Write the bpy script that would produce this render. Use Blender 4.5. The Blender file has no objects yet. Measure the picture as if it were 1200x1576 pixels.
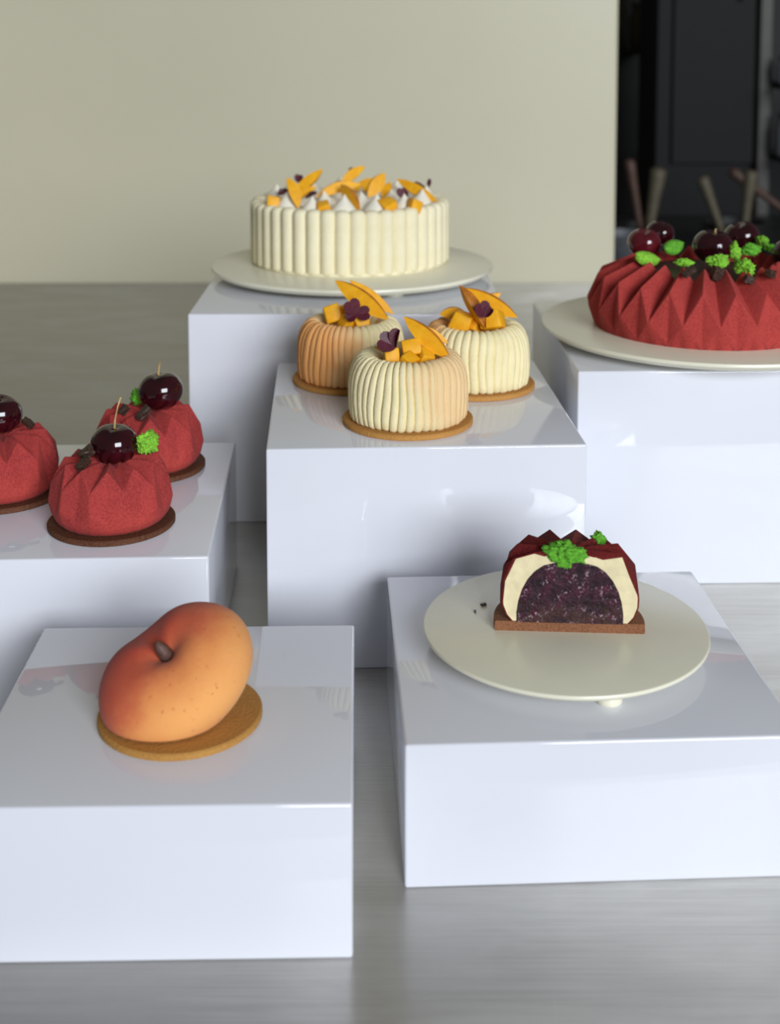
import bpy, bmesh, math, random
from mathutils import Vector, Matrix, noise
random.seed(7)
SC = bpy.context.scene
COL = SC.collection
PI = math.pi

# ------------------------------------------------------------------ camera
CAM_H = 0.45                       # lens height above the worktop
F_PX = 2002.7; CY = 227.57; PITCH = math.radians(5.1545)
cam = bpy.data.cameras.new('camera'); cam_o = bpy.data.objects.new('camera', cam); COL.objects.link(cam_o)
cam_o.location = (0, 0, CAM_H); cam_o.rotation_euler = (PI / 2 - PITCH, 0, 0)
cam.sensor_fit = 'HORIZONTAL'; cam.sensor_width = 36.0; cam.lens = 36.0 * F_PX / 1200
cam.shift_y = (CY - 788) / 1200.0
cam.clip_start = 0.02; cam.clip_end = 60
cam.dof.use_dof = True; cam.dof.focus_distance = 0.86; cam.dof.aperture_fstop = 10.5
SC.camera = cam_o
# ------------------------------------------------------------------ world, window light, exposure
w = bpy.data.worlds.new('world'); SC.world = w; w.use_nodes = True
w.node_tree.nodes['Background'].inputs['Color'].default_value = (1.0, 0.98, 0.95, 1)
w.node_tree.nodes['Background'].inputs['Strength'].default_value = 0.10
def area(name, loc, target, sx, sy, power, col):
    l = bpy.data.lights.new(name, 'AREA'); l.shape = 'RECTANGLE'; l.size = sx; l.size_y = sy; l.energy = power; l.color = col
    o = bpy.data.objects.new(name, l); COL.objects.link(o); o.location = loc
    o.rotation_euler = (Vector(target) - Vector(loc)).to_track_quat('-Z', 'Y').to_euler()
    return o
area('window_daylight', (5.0, -11.4, 4.20), (0.0, 1.1, 0.15), 7.0, 5.6, 2120, (0.88, 0.93, 1.0))
vs = SC.view_settings
SC.display_settings.display_device = 'sRGB'
vs.view_transform = 'Standard'; vs.look = 'None'; vs.exposure = 0.0; vs.gamma = 1.0; vs.use_curve_mapping = False

# ------------------------------------------------------------------ helpers
def at(u, v, y):                   # photograph pixel (1200x1576) at depth y -> point in the room
    c, s = math.cos(PITCH), math.sin(PITCH); a = (u - 600) / F_PX; b = (v - CY) / F_PX
    d = Vector((a, c - b * s, -s - b * c)); return Vector((0, 0, CAM_H)) + d * (y / d.y)
def atz(u, v, z):
    c, s = math.cos(PITCH), math.sin(PITCH); a = (u - 600) / F_PX; b = (v - CY) / F_PX
    d = Vector((a, c - b * s, -s - b * c)); return Vector((0, 0, CAM_H)) + d * ((z - CAM_H) / d.z)
def px(n, y): return n * y * 1.03 / F_PX
def lin(r, g, b):
    f = lambda c: (c / 255) / 12.92 if c <= 10 else ((c / 255 + 0.055) / 1.055) ** 2.4
    return (f(r), f(g), f(b), 1)
def thing(name, label, cat, loc=(0, 0, 0), rotz=0, group=None):
    o = bpy.data.objects.new(name, None); COL.objects.link(o); o.empty_display_size = 0.01
    o.location = loc; o.rotation_euler = (0, 0, rotz); return tag(o, label, cat, group)
def tag(o, label, cat, group=None):
    o['label'] = label; o['category'] = cat
    if group: o['group'] = group
    return o
def mesh(name, verts, faces, mats, parent=None, smooth=True, mi=None):
    m = bpy.data.meshes.new(name); m.from_pydata([tuple(v) for v in verts], [], faces)
    for k in (mats if isinstance(mats, list) else [mats]): m.materials.append(k)
    bm = bmesh.new(); bm.from_mesh(m); bmesh.ops.recalc_face_normals(bm, faces=bm.faces); bm.to_mesh(m); bm.free()
    for i, p in enumerate(m.polygons):
        p.use_smooth = smooth
        if mi: p.material_index = mi[i]
    return link(name, m, parent)
def link(name, m, parent=None):
    o = bpy.data.objects.new(name, m); COL.objects.link(o)
    if parent: o.parent = parent
    return o
def from_bm(name, bm, mat, parent=None, smooth=True):
    bmesh.ops.recalc_face_normals(bm, faces=bm.faces)
    m = bpy.data.meshes.new(name); bm.to_mesh(m); bm.free(); m.materials.append(mat)
    for p in m.polygons: p.use_smooth = smooth
    return link(name, m, parent)
def autosmooth(o, deg=35):
    for p in o.data.polygons: p.use_smooth = True
    o.data.set_sharp_from_angle(angle=math.radians(deg)); return o
def bevel(o, wd, seg=2, deg=20):
    md = o.modifiers.new('edge', 'BEVEL'); md.width = wd; md.segments = seg; md.limit_method = 'ANGLE'; md.angle_limit = math.radians(deg)
    return o
def lathe(prof, n=64, cap=True):
    vs_, fs = [], []
    for r, z in prof:
        for k in range(n):
            a = 2 * PI * k / n; vs_.append((r * math.cos(a), r * math.sin(a), z))
    for j in range(len(prof) - 1):
        for k in range(n):
            k2 = (k + 1) % n; fs.append((j * n + k, j * n + k2, (j + 1) * n + k2, (j + 1) * n + k))
    if cap:
        fs.append(tuple(range(n))[::-1]); fs.append(tuple((len(prof) - 1) * n + k for k in range(n)))
    return vs_, fs
def box_bm(x0, x1, y0, y1, z0, z1, bev=0, seg=2):
    bm = bmesh.new(); bmesh.ops.create_cube(bm, size=1)
    for v in bm.verts: v.co = Vector(((x0 + x1) / 2 + v.co.x * (x1 - x0), (y0 + y1) / 2 + v.co.y * (y1 - y0), (z0 + z1) / 2 + v.co.z * (z1 - z0)))
    if bev: bmesh.ops.bevel(bm, geom=list(bm.edges), offset=bev, segments=seg, affect='EDGES', profile=0.5)
    return bm
def tube(name, pts, radii, mat, parent=None, n=8):
    vs_, fs = [], []; pts = [Vector(p) for p in pts]
    for i, p in enumerate(pts):
        t = (pts[min(i + 1, len(pts) - 1)] - pts[max(i - 1, 0)]).normalized()
        a = t.orthogonal().normalized() if i == 0 else (a - t * a.dot(t)).normalized()
        b = t.cross(a)
        for k in range(n):
            q = 2 * PI * k / n; vs_.append(p + (a * math.cos(q) + b * math.sin(q)) * radii[i])
    for i in range(len(pts) - 1):
        for k in range(n):
            k2 = (k + 1) % n; fs.append((i * n + k, i * n + k2, (i + 1) * n + k2, (i + 1) * n + k))
    fs += [tuple(range(n)), tuple((len(pts) - 1) * n + k for k in range(n))]
    return mesh(name, vs_, fs, mat, parent)

# ------------------------------------------------------------------ materials
class NT:
    def __init__(s, name):
        s.m = bpy.data.materials.new(name); s.m.use_nodes = True; s.t = s.m.node_tree
        s.b = s.t.nodes['Principled BSDF']
    def n(s, kind, **kw):
        x = s.t.nodes.new(kind)
        for k, v in kw.items():
            if k.startswith('i_'):
                x.inputs[k[2:].replace('_', ' ')].default_value = v
            else: setattr(x, k, v)
        return x
    def l(s, a, b): s.t.links.new(a, b)
    def coord(s, kind='Object'): return s.n('ShaderNodeTexCoord').outputs[kind]
    def noise(s, scale, detail=3, rough=0.5, vec=None, dist=0):
        x = s.n('ShaderNodeTexNoise'); x.inputs['Scale'].default_value = scale; x.inputs['Detail'].default_value = detail
        x.inputs['Roughness'].default_value = rough; x.inputs['Distortion'].default_value = dist
        s.l(vec if vec else s.coord(), x.inputs['Vector']); return x.outputs['Fac']
    def ramp(s, fac, stops):
        x = s.n('ShaderNodeValToRGB'); e = x.color_ramp.elements
        while len(e) < len(stops): e.new(0.5)
        for i, (p, c) in enumerate(stops): e[i].position = p; e[i].color = c
        s.l(fac, x.inputs[0]); return x.outputs[0]
    def mix(s, fac, a, b, blend='MIX'):
        x = s.n('ShaderNodeMix', data_type='RGBA', blend_type=blend)
        for sock, val in ((x.inputs[0], fac), (x.inputs[6], a), (x.inputs[7], b)):
            if isinstance(val, bpy.types.NodeSocket): s.l(val, sock)
            else: sock.default_value = val
        return x.outputs[2]
    def math(s, op, a, b=0.0, clamp=False):
        x = s.n('ShaderNodeMath', operation=op, use_clamp=clamp)
        for sock, val in ((x.inputs[0], a), (x.inputs[1], b)):
            if isinstance(val, bpy.types.NodeSocket): s.l(val, sock)
            else: sock.default_value = val
        return x.outputs[0]
    def mapr(s, v, a, b, c=0.0, d=1.0):
        x = s.n('ShaderNodeMapRange'); s.l(v, x.inputs[0])
        for i, k in enumerate((a, b, c, d)): x.inputs[i + 1].default_value = k
        x.interpolation_type = 'SMOOTHSTEP'; return x.outputs[0]
    def sep(s, v):
        x = s.n('ShaderNodeSeparateXYZ'); s.l(v, x.inputs[0]); return x.outputs
    def mapping(s, scale=(1, 1, 1), loc=(0, 0, 0), vec=None):
        x = s.n('ShaderNodeMapping'); x.inputs['Scale'].default_value = scale; x.inputs['Location'].default_value = loc
        s.l(vec if vec else s.coord(), x.inputs['Vector']); return x.outputs[0]
    def bump(s, h, strength=0.3, dist=0.001):
        x = s.n('ShaderNodeBump'); x.inputs['Strength'].default_value = strength; x.inputs['Distance'].default_value = dist
        s.l(h, x.inputs['Height']); s.l(x.outputs[0], s.b.inputs['Normal'])
    def set(s, color=None, rough=0.5, **kw):
        if color is not None:
            if isinstance(color, bpy.types.NodeSocket): s.l(color, s.b.inputs['Base Color'])
            else: s.b.inputs['Base Color'].default_value = color
        if isinstance(rough, bpy.types.NodeSocket): s.l(rough, s.b.inputs['Roughness'])
        else: s.b.inputs['Roughness'].default_value = rough
        for k, v in kw.items(): s.b.inputs[k.replace('_', ' ')].default_value = v
        return s.m

def mat_simple(name, c, rough=0.5, var=0.12, scale=60, bump=0.0, bscale=400, **kw):
    t = NT(name); f = t.noise(scale, 4)
    dk = tuple(x * (1 - var) for x in c[:3]) + (1,); lt = tuple(min(1, x * (1 + var)) for x in c[:3]) + (1,)
    if bump: t.bump(t.noise(bscale, 3), bump, 0.0006)
    return t.set(t.ramp(f, [(0.3, dk), (0.7, lt)]), rough, **kw)

# white gloss of the display boxes
def m_white():
    t = NT('white_gloss_acrylic'); f = t.noise(9, 3)
    col = t.ramp(f, [(0.3, (0.755, 0.765, 0.82, 1)), (0.7, (0.78, 0.79, 0.84, 1))])
    sp = t.noise(170, 1); fac = t.mapr(sp, 0.83, 0.85)
    return t.set(t.mix(fac, col, (0.55, 0.55, 0.56, 1)), 0.035, IOR=1.58)
WHITE = m_white()
PLATE = mat_simple('matt_cream_plate', (0.82, 0.79, 0.62, 1), 0.28, 0.02, 30, 0.05, 900)
def m_steel():
    t = NT('brushed_steel'); co = t.coord()
    streak = t.noise(1.0, 6, 0.65, t.mapping((9, 620, 1), vec=co))
    blot = t.noise(7, 5, 0.6, t.mapping((1, 2.2, 1), vec=co), 0.6)
    fine = t.noise(1.0, 3, 0.6, t.mapping((90, 1300, 1), vec=co))
    c = t.ramp(streak, [(0.3, (0.46, 0.447, 0.42, 1)), (0.7, (0.60, 0.585, 0.55, 1))])
    c = t.mix(t.mapr(blot, 0.35, 0.70, 0.0, 0.65), c, (0.67, 0.66, 0.635, 1))
    # fine hairline scratches
    wv = t.n('ShaderNodeTexVoronoi', feature='DISTANCE_TO_EDGE'); wv.inputs['Scale'].default_value = 16
    t.l(t.mapping((1, 0.6, 1), vec=co), wv.inputs['Vector'])
    scr = t.math('MULTIPLY', t.mapr(wv.outputs['Distance'], 0.0, 0.006, 1.0, 0.0), t.mapr(t.noise(5, 2, vec=co), 0.6, 0.66))
    c = t.mix(t.math('MULTIPLY', scr, 0.5), c, (0.75, 0.75, 0.74, 1))
    r = t.mapr(blot, 0.2, 0.8, 0.38, 0.47)
    tan = t.n('ShaderNodeCombineXYZ'); tan.inputs[1].default_value = 1
    t.l(tan.outputs[0], t.b.inputs['Tangent'])
    t.bump(t.math('ADD', t.math('MULTIPLY', streak, 0.6), fine), 0.05, 0.0004)
    return t.set(c, r, Metallic=1.0, Anisotropic=0.92)
STEEL = m_steel()
def m_wall():
    t = NT('olive_beige_wall'); f = t.noise(2.5, 3)
    t.bump(t.noise(160, 3), 0.05, 0.002)
    return t.set(t.ramp(f, [(0.3, (0.500, 0.467, 0.335, 1)), (0.7, (0.525, 0.492, 0.357, 1))]), 0.42)
WALL = m_wall()
def m_cream(name, spray=None, amount=1.0, base=(0.84, 0.735, 0.42, 1)):
    t = NT(name); co = t.coord(); f = t.noise(90, 3, vec=co)
    c = t.ramp(f, [(0.3, base), (0.7, (base[0] * 1.06, base[1] * 1.07, base[2] * 1.14, 1))])
    if spray:                        # orange colour sprayed from one side
        dp = t.n('ShaderNodeVectorMath', operation='DOT_PRODUCT'); t.l(co, dp.inputs[0]); dp.inputs[1].default_value = spray
        nz = t.math('MULTIPLY', t.math('SUBTRACT', t.noise(45, 2, vec=co), 0.5), 0.03)
        g = t.mapr(t.math('ADD', dp.outputs['Value'], nz), 0.008, 0.042, 0.0, amount)
        c = t.mix(g, c, (0.80, 0.38, 0.125, 1))
    t.bump(t.math('ADD', t.noise(900, 2, vec=co), t.math('MULTIPLY', t.noise(300, 3, vec=co), 0.8)), 0.28, 0.0012)
    return t.set(c, 0.85, Specular_IOR_Level=0.25)
def m_red(name, base=(0.30, 0.030, 0.031, 1), hi=(0.46, 0.064, 0.055, 1), spray=None):
    t = NT(name); co = t.coord(); f = t.noise(650, 3, 0.7, co)
    c = t.ramp(f, [(0.35, base), (0.70, hi)])
    big = t.noise(55, 2, vec=co); c = t.mix(t.mapr(big, 0.4, 0.75, 0, 0.5), c, (hi[0] * 1.0, hi[1] * 0.9, hi[2] * 0.9, 1))
    if spray:
        dp = t.n('ShaderNodeVectorMath', operation='DOT_PRODUCT'); t.l(co, dp.inputs[0]); dp.inputs[1].default_value = spray
        g = t.mapr(dp.outputs['Value'], 0.018, 0.045, 0.0, 0.7)
        c = t.mix(t.math('MULTIPLY', g, t.mapr(f, 0.3, 0.7, 0.5, 1.0)), c, (0.62, 0.085, 0.055, 1))
    t.bump(f, 0.35, 0.0008)
    return t.set(c, 0.9, Specular_IOR_Level=0.15, Sheen_Weight=0.03)
RED = m_red('red_velvet_spray', spray=(0.45, -0.75, -0.5))
RED_RING = m_red('red_velvet_ring', (0.34, 0.034, 0.032, 1), (0.48, 0.068, 0.055, 1))
RED_DARK = m_red('dark_red_velvet', (0.10, 0.008, 0.010, 1), (0.19, 0.022, 0.018, 1))
def m_biscuit(name, a, b):
    t = NT(name); co = t.coord(); f = t.noise(700, 3, 0.7, co)
    g = t.n('ShaderNodeTexVoronoi'); g.inputs['Scale'].default_value = 620; t.l(co, g.inputs['Vector'])
    c = t.mix(t.mapr(t.noise(60, 2, vec=co), 0.35, 0.7, 0, 0.35), t.ramp(f, [(0.3, a), (0.7, b)]), b)
    t.bump(t.math('ADD', g.outputs['Distance'], f), 0.35, 0.0008)
    return t.set(c, 0.8, Specular_IOR_Level=0.25)
BISC_GOLD = m_biscuit('golden_biscuit', (0.40, 0.185, 0.040, 1), (0.52, 0.27, 0.07, 1))
BISC_TAN = m_biscuit('amber_biscuit', (0.42, 0.19, 0.045, 1), (0.56, 0.28, 0.075, 1))
BISC_CHOC = m_biscuit('chocolate_biscuit', (0.055, 0.018, 0.008, 1), (0.16, 0.062, 0.030, 1))
BISC_CUT = m_biscuit('cut_chocolate_biscuit', (0.14, 0.05, 0.022, 1), (0.32, 0.14, 0.065, 1))
def m_flesh():
    t = NT('ripe_peach_flesh'); co = t.coord(); f = t.noise(160, 3, vec=co)
    c = t.ramp(f, [(0.3, (0.80, 0.36, 0.008, 1)), (0.7, (0.90, 0.46, 0.016, 1))])
    t.bump(t.noise(500, 2, vec=co), 0.15, 0.0006)
    return t.set(c, 0.5, Specular_IOR_Level=0.3)
FLESH = m_flesh()
SKIN = mat_simple('peach_skin', (0.52, 0.17, 0.015, 1), 0.5, 0.35, 120)
CHERRY = NT('dark_cherry'); CHERRY.l(CHERRY.ramp(CHERRY.noise(45, 3), [(0.3, (0.012, 0.0015, 0.003, 1)), (0.75, (0.045, 0.003, 0.007, 1))]), CHERRY.b.inputs['Base Color'])
CHERRY = CHERRY.set(None, 0.10, IOR=1.5, Coat_Weight=0.3, Coat_Roughness=0.05)
def m_cherry_red():
    t = NT('ripe_red_cherry')
    return t.set(t.ramp(t.noise(45, 3), [(0.3, (0.06, 0.004, 0.008, 1)), (0.75, (0.13, 0.010, 0.016, 1))]), 0.14, IOR=1.5, Coat_Weight=0.3)
CHERRY_RED = m_cherry_red()
STEM = mat_simple('cherry_stem', (0.50, 0.33, 0.13, 1), 0.6, 0.3, 200)
MOSS = mat_simple('green_sponge', (0.22, 0.52, 0.035, 1), 0.9, 0.3, 500, 0.5, 1200)
MOSS_D = mat_simple('deep_green_sponge', (0.12, 0.40, 0.025, 1), 0.9, 0.35, 500, 0.5, 1200)
CHOC = mat_simple('dark_chocolate', (0.045, 0.022, 0.014, 1), 0.45, 0.6, 600, 0.6, 700)
OXALIS = mat_simple('purple_leaf', (0.085, 0.008, 0.020, 1), 0.45, 0.35, 250, 0.2, 700)
MERINGUE = mat_simple('white_piped_cream', (0.86, 0.81, 0.66, 1), 0.7, 0.03, 80, 0.1, 500)

# ------------------------------------------------------------------ the setting
def struct(o): o['kind'] = 'structure'; return o
struct(from_bm('floor', box_bm(-4, 4, -1.5, 6.2, -0.95, -0.90), mat_simple('grey_floor', (0.18, 0.18, 0.17, 1), 0.5), None, False))
struct(from_bm('wall_back', box_bm(-3.2, 0.402, 2.30, 2.36, -0.90, 2.7, 0.006, 2), WALL, None, False))
DARK = mat_simple('unlit_green_grey_paint', (0.0018, 0.0021, 0.0017, 1), 0.6, 0.2, 6, Specular_IOR_Level=0.2)  # darkness of the unlit room is put into this base colour
struct(from_bm('wall_far', box_bm(0.0, 4.0, 5.2, 5.3, -0.90, 2.7), mat_simple('unlit_far_wall', (0.006, 0.006, 0.005, 1), 0.7), None, False))  # near-black colour stands in for missing light, since the ambient reaches here too
top = from_bm('steel_worktop', box_bm(-2.2, 1.9, 0.535, 2.297, -0.04, 0.0, 0.002, 2), STEEL, None, False)
tw = thing('steel_worktop', 'brushed stainless steel worktop carrying all the white display boxes', 'worktop', (0, 0, 0))
top.name = 'tabletop'; top.parent = tw; tw.name = 'steel_worktop'
for lx in (-2.1, 1.8):
    for ly in (0.60, 2.2):
        v_, f_ = lathe([(0.022, -0.90), (0.022, -0.04)], 16); lg = mesh('leg', v_, f_, STEEL, tw); lg.location = (lx, ly, 0)

# ------------------------------------------------------------------ display boxes
def dbox(label, x, y, yaw, wd, dp, h):
    o = from_bm('display_box', box_bm(0, wd, 0, dp, 0, h, 0.0016, 3), WHITE, None, True)
    autosmooth(o, 40); o.location = (x, y, 0.0); o.rotation_euler = (0, 0, math.radians(yaw))
    return tag(o, label, 'display box', 'white gloss display boxes')
dbox('low white gloss display box holding the whole peach dessert', -0.2114, 0.5911, 1.2, 0.1934, 0.1899, 0.0794)
dbox('low white gloss display box under the round plate with the cut dessert half', 0.0077, 0.647, 2.65, 0.2102, 0.2108, 0.0791)
dbox('white gloss display box carrying the three small ribbed cream cakes', -0.0862, 0.8808, 2.84, 0.225, 0.2355, 0.1604)
dbox('tall white gloss display box under the large red ring cake', 0.1506, 1.0227, 1.4, 0.2677, 0.2702, 0.1778)
dbox('tallest white gloss display box under the large round cream cake', -0.1831, 1.1595, 0.14, 0.2874, 0.2874, 0.1942)
dbox('white gloss display box with the three red pleated desserts on it', -0.3569, 0.8153, 2.45, 0.2383, 0.2381, 0.1067)

# ------------------------------------------------------------------ plates
def plate(label, x, y, R, z0, zt, th, foot_r, foot_d, foot_ang):
    t = thing('round_plate', label, 'plate', (x, y, z0), 0, 'round cream plates')
    b = zt - z0 - th; e = th * 0.22
    prof = [(R * 0.2, b), (R - th * 0.7, b), (R - e, b + th * 0.35), (R, b + th * 0.55), (R, zt - z0 - e), (R - e * 0.4, zt - z0 - e * 0.3), (R - e * 1.2, zt - z0), (R * 0.2, zt - z0)]
    v_, f_ = lathe(prof, 128); autosmooth(mesh('disc', v_, f_, PLATE, t), 30)
    for k in range(3):
        a = math.radians(foot_ang + 120 * k)
        v_, f_ = lathe([(foot_r * 0.92, 0), (foot_r, 0.0008), (foot_r * 0.94, b + 0.0002)], 28)
        o = autosmooth(mesh('foot', v_, f_, PLATE, t)); o.location = (foot_d * math.cos(a), foot_d * math.sin(a), 0)
    return t
plate('round cream plate on small feet holding the cut dessert half', 0.1057, 0.7584, 0.0856, 0.0791, 0.092, 0.0045, 0.0075, 0.068, -76.6)
plate('wide round cream plate under the large cream cake with peach slices', -0.0395, 1.3513, 0.1469, 0.1942, 0.207, 0.0065, 0.010, 0.115, -68)
plate('wide round cream plate under the large red ring cake', 0.2823, 1.1408, 0.147, 0.1778, 0.191, 0.0065, 0.010, 0.105, 90)

# ------------------------------------------------------------------ builders for food
def biscuit(R, th, mat, parent, z=0.0):
    n = 72; prof = [(R * 0.5, 0), (R - 0.0008, 0), (R, 0.0007), (R, th - 0.0009), (R - 0.0009, th), (R * 0.5, th)]
    v_, f_ = lathe(prof, n)
    v_ = [(x * (1 + 0.004 * noise.noise((x * 90, y * 90, 3))), y * (1 + 0.004 * noise.noise((x * 90, y * 90, 3))), q) for x, y, q in v_]
    o = autosmooth(mesh('biscuit_base', v_, f_, mat, parent), 40); o.location.z = z; return o

def slice_(label, A, B, wpx_m, mode=0, bow=0.0, th=0.45, roll=0.0, group='peach slices'):
    """crescent wedge of peach from tip A to tip B; skin along one long edge"""
    A, B = Vector(A), Vector(B); mid = (A + B) / 2
    ax = (B - A); L = ax.length; ax.normalize()
    view = (Vector((0, 0, CAM_H)) - mid).normalized()
    wd = ax.cross(view).normalized(); wd = Matrix.Rotation(roll, 3, ax) @ wd
    if mode: wd = -wd
    nd = ax.cross(wd).normalized()
    t = thing('peach_slice', label, 'peach slice', A if A.z < B.z else B, 0, group); org = Vector(t.location)
    n = 14; fl, sk, ff, sf = [], [], [], []
    for i in range(n + 1):
        s = -1 + 2 * i / n; q = max(0.0, 1 - s * s); wq = wpx_m * (q ** 0.95); tq = th * wpx_m * (q ** 0.9) + 0.0001
        c = mid + ax * (s * L / 2) + wd * (bow * q) - org
        inn = c - wd * wq * 0.5; out = c + wd * wq * 0.42
        fl += [inn + nd * 0.0002, out + nd * tq * 0.5, out - nd * tq * 0.5, inn - nd * 0.0002]
        for a in (-1.0, -0.5, 0, 0.5, 1.0):
            sk.append(out + nd * tq * 0.5 * a + wd * wq * 0.09 * (1 - a * a) + wd * 0.0001)
    for i in range(n):
        a, b = 4 * i, 4 * i + 4
        ff += [(a + k, a + (k + 1) % 4, b + (k + 1) % 4, b + k) for k in range(4)]
        a, b = 5 * i, 5 * i + 5
        sf += [(a + k, a + k + 1, b + k + 1, b + k) for k in range(4)]
    ff += [(0, 1, 2, 3), (4 * n, 4 * n + 1, 4 * n + 2, 4 * n + 3)]
    autosmooth(mesh('flesh', fl, ff, FLESH, t), 40); mesh('skin', sk, sf, SKIN, t)
    return t
def cube_(label, P, s, group='diced peach', seed=0):
    rnd = random.Random(seed)
    bm = bmesh.new(); bmesh.ops.create_cube(bm, size=1)
    for v in bm.verts:
        v.co = Vector((v.co.x * s * rnd.uniform(0.85, 1.2), v.co.y * s * rnd.uniform(0.85, 1.2), v.co.z * s * rnd.uniform(0.8, 1.1)))
    bmesh.ops.bevel(bm, geom=list(bm.edges), offset=s * 0.09, segments=2, affect='EDGES', profile=0.5)
    o = from_bm('peach_cube', bm, FLESH, None, True); autosmooth(o, 50)
    o.location = P; o.rotation_euler = (rnd.uniform(-0.5, 0.5), rnd.uniform(-0.5, 0.5), rnd.uniform(0, 3))
    return tag(o, label, 'peach cube', group)
def heart(R, fold):
    """one heart-shaped leaflet in the xy plane, stalk end at origin, folded along its middle"""
    pts = [(0, 0), (0.20, 0.07), (0.40, 0.24), (0.54, 0.48), (0.57, 0.74), (0.47, 0.96), (0.28, 1.06), (0.12, 1.04), (0, 0.95)]
    vs_, fs = [], []
    for sgn in (1, -1):
        b = len(vs_)
        mids = [(0, 0), (0, 0.3), (0, 0.6), (0, 0.93)]
        for dz in (0.0, -0.03):
            for x, y in pts: vs_.append((sgn * x * R * math.cos(fold), y * R, x * R * math.sin(fold) + dz * R + 0.10 * R * (y * (1 - y))))
        k = len(pts)
        fs += [tuple(b + i for i in range(k)), tuple(b + k + i for i in range(k))[::-1]]
        fs += [(b + i, b + (i + 1) % k, b + k + (i + 1) % k, b + k + i) for i in range(k)]
    return vs_, fs
def oxalis(label, P, leaflets, stem_to=None, group='purple leaves'):
    """leaflets: (size, direction vector of the leaflet, facing normal, fold)"""
    t = thing('purple_leaf', label, 'leaf', P, 0, group)
    for R, d, nrm, fold in leaflets:
        v_, f_ = heart(R, fold); y = Vector(d).normalized(); z = Vector(nrm); z = (z - y * z.dot(y)).normalized(); x = y.cross(z)
        M = Matrix((x, y, z)).transposed()
        o = mesh('leaflet', [M @ Vector(q) for q in v_], f_, OXALIS, t); autosmooth(o, 40)
    if stem_to is not None:
        e = Vector(stem_to) - Vector(P); tube('stalk', [(0, 0, 0), e * 0.5 + Vector((0, 0, 0.001)), e], [0.0004] * 3, OXALIS, t, 6)
    return t
def moss(label, P, sx, sy, sz, seed, mat=MOSS, group='green sponge pieces', sub=5, rough=0.36):
    bm = bmesh.new(); bmesh.ops.create_icosphere(bm, subdivisions=sub, radius=1)
    off = Vector((seed * 3.7, seed * 1.3, seed * 7.1))
    for v in bm.verts:
        d = v.co.normalized()
        a = 1 + 0.38 * noise.noise(d * 1.3 + off) + rough * noise.noise(d * 4.2 + off) + rough * 0.4 * noise.noise(d * 10 + off) + rough * 0.3 * noise.noise(d * 19 + off)
        v.co = Vector((d.x * sx * a, d.y * sy * a, d.z * sz * a))
    o = from_bm('green_sponge', bm, mat, None, True); o.location = P; o.rotation_euler = (0, 0, seed)
    return tag(o, label, 'sponge cake', group)
def green_leaf(label, P, L, W, d, nrm, mat):
    """small smooth cupped leaf-shaped piece of green sponge"""
    n, m = 10, 6; vs_, fs = [], []
    for side in (0, 1):
        for i in range(n + 1):
            s = i / n; wq = W * (math.sin(PI * min(1, s * 0.93 + 0.07)) ** 0.6) * 0.5
            for j in range(m + 1):
                q = -1 + 2 * j / m
                vs_.append((q * wq, s * L, -0.25 * wq * q * q + (0.0022 * (1 - q * q) if side == 0 else -0.0005)))
    K = (n + 1) * (m + 1)
    for i in range(n):
        for j in range(m):
            a = i * (m + 1) + j; fs += [(a, a + 1, a + m + 2, a + m + 1), (K + a, K + a + m + 1, K + a + m + 2, K + a + 1)]
    for i in range(n):
        for j in (0, m):
            a = i * (m + 1) + j; fs.append((a, a + m + 1, K + a + m + 1, K + a))
    for j in range(m):
        for i in (0, n):
            a = i * (m + 1) + j; fs.append((a, a + 1, K + a + 1, K + a))
    y = Vector(d).normalized(); z = Vector(nrm); z = (z - y * z.dot(y)).normalized(); M = Matrix((y.cross(z), y, z)).transposed()
    o = mesh('green_leaf', [M @ Vector(q) for q in vs_], fs, mat); o.location = P
    return tag(o, label, 'leaf', 'smooth green garnish pieces')
def cherry(label, P, R, mat=CHERRY, stem=None, tilt=(0, 0), squash=0.9, group=None):
    """P = centre; stem = list of offsets from the dimple"""
    t = thing('cherry', label, 'cherry', Vector(P) - Vector((0, 0, R * squash * 0.95)), 0, group)
    M = Matrix.Rotation(tilt[0], 3, 'X') @ Matrix.Rotation(tilt[1], 3, 'Y')
    vs_, fs = [], []; n, m = 28, 40
    for i in range(n + 1):
        th = PI * i / n
        for k in range(m):
            a = 2 * PI * k / m
            r = 1 - 0.20 * math.exp(-(th / 0.34) ** 2) - 0.05 * math.exp(-((PI - th) / 0.3) ** 2)
            r *= 1 - 0.05 * math.exp(-((abs((a % (2 * PI)) - 4.4)) / 0.22) ** 2) * math.sin(th) - 0.06 * math.exp(-(th / 0.7) ** 2) * math.exp(-((abs((a % (2 * PI)) - 4.4)) / 0.5) ** 2)
            r *= 1 + 0.05 * math.cos(2 * a) * math.sin(th)
            q = Vector((r * math.sin(th) * math.cos(a), r * math.sin(th) * math.sin(a), r * math.cos(th) * squash)) * R
            vs_.append(M @ q + Vector((0, 0, R * squash * 0.95)))
    for i in range(n):
        for k in range(m):
            fs.append((i * m + k, i * m + (k + 1) % m, (i + 1) * m + (k + 1) % m, (i + 1) * m + k))
    mesh('fruit', vs_, fs, mat, t)
    dim = M @ Vector((0, 0, R * squash * 0.80)) + Vector((0, 0, R * squash * 0.95))
    if stem:
        pts = [dim] + [dim + Vector(s) for s in stem]
        tube('stem', pts, [0.0011, 0.0007] + [0.00055] * (len(pts) - 3) + [0.0008], STEM, t, 8)
    return t
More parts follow.
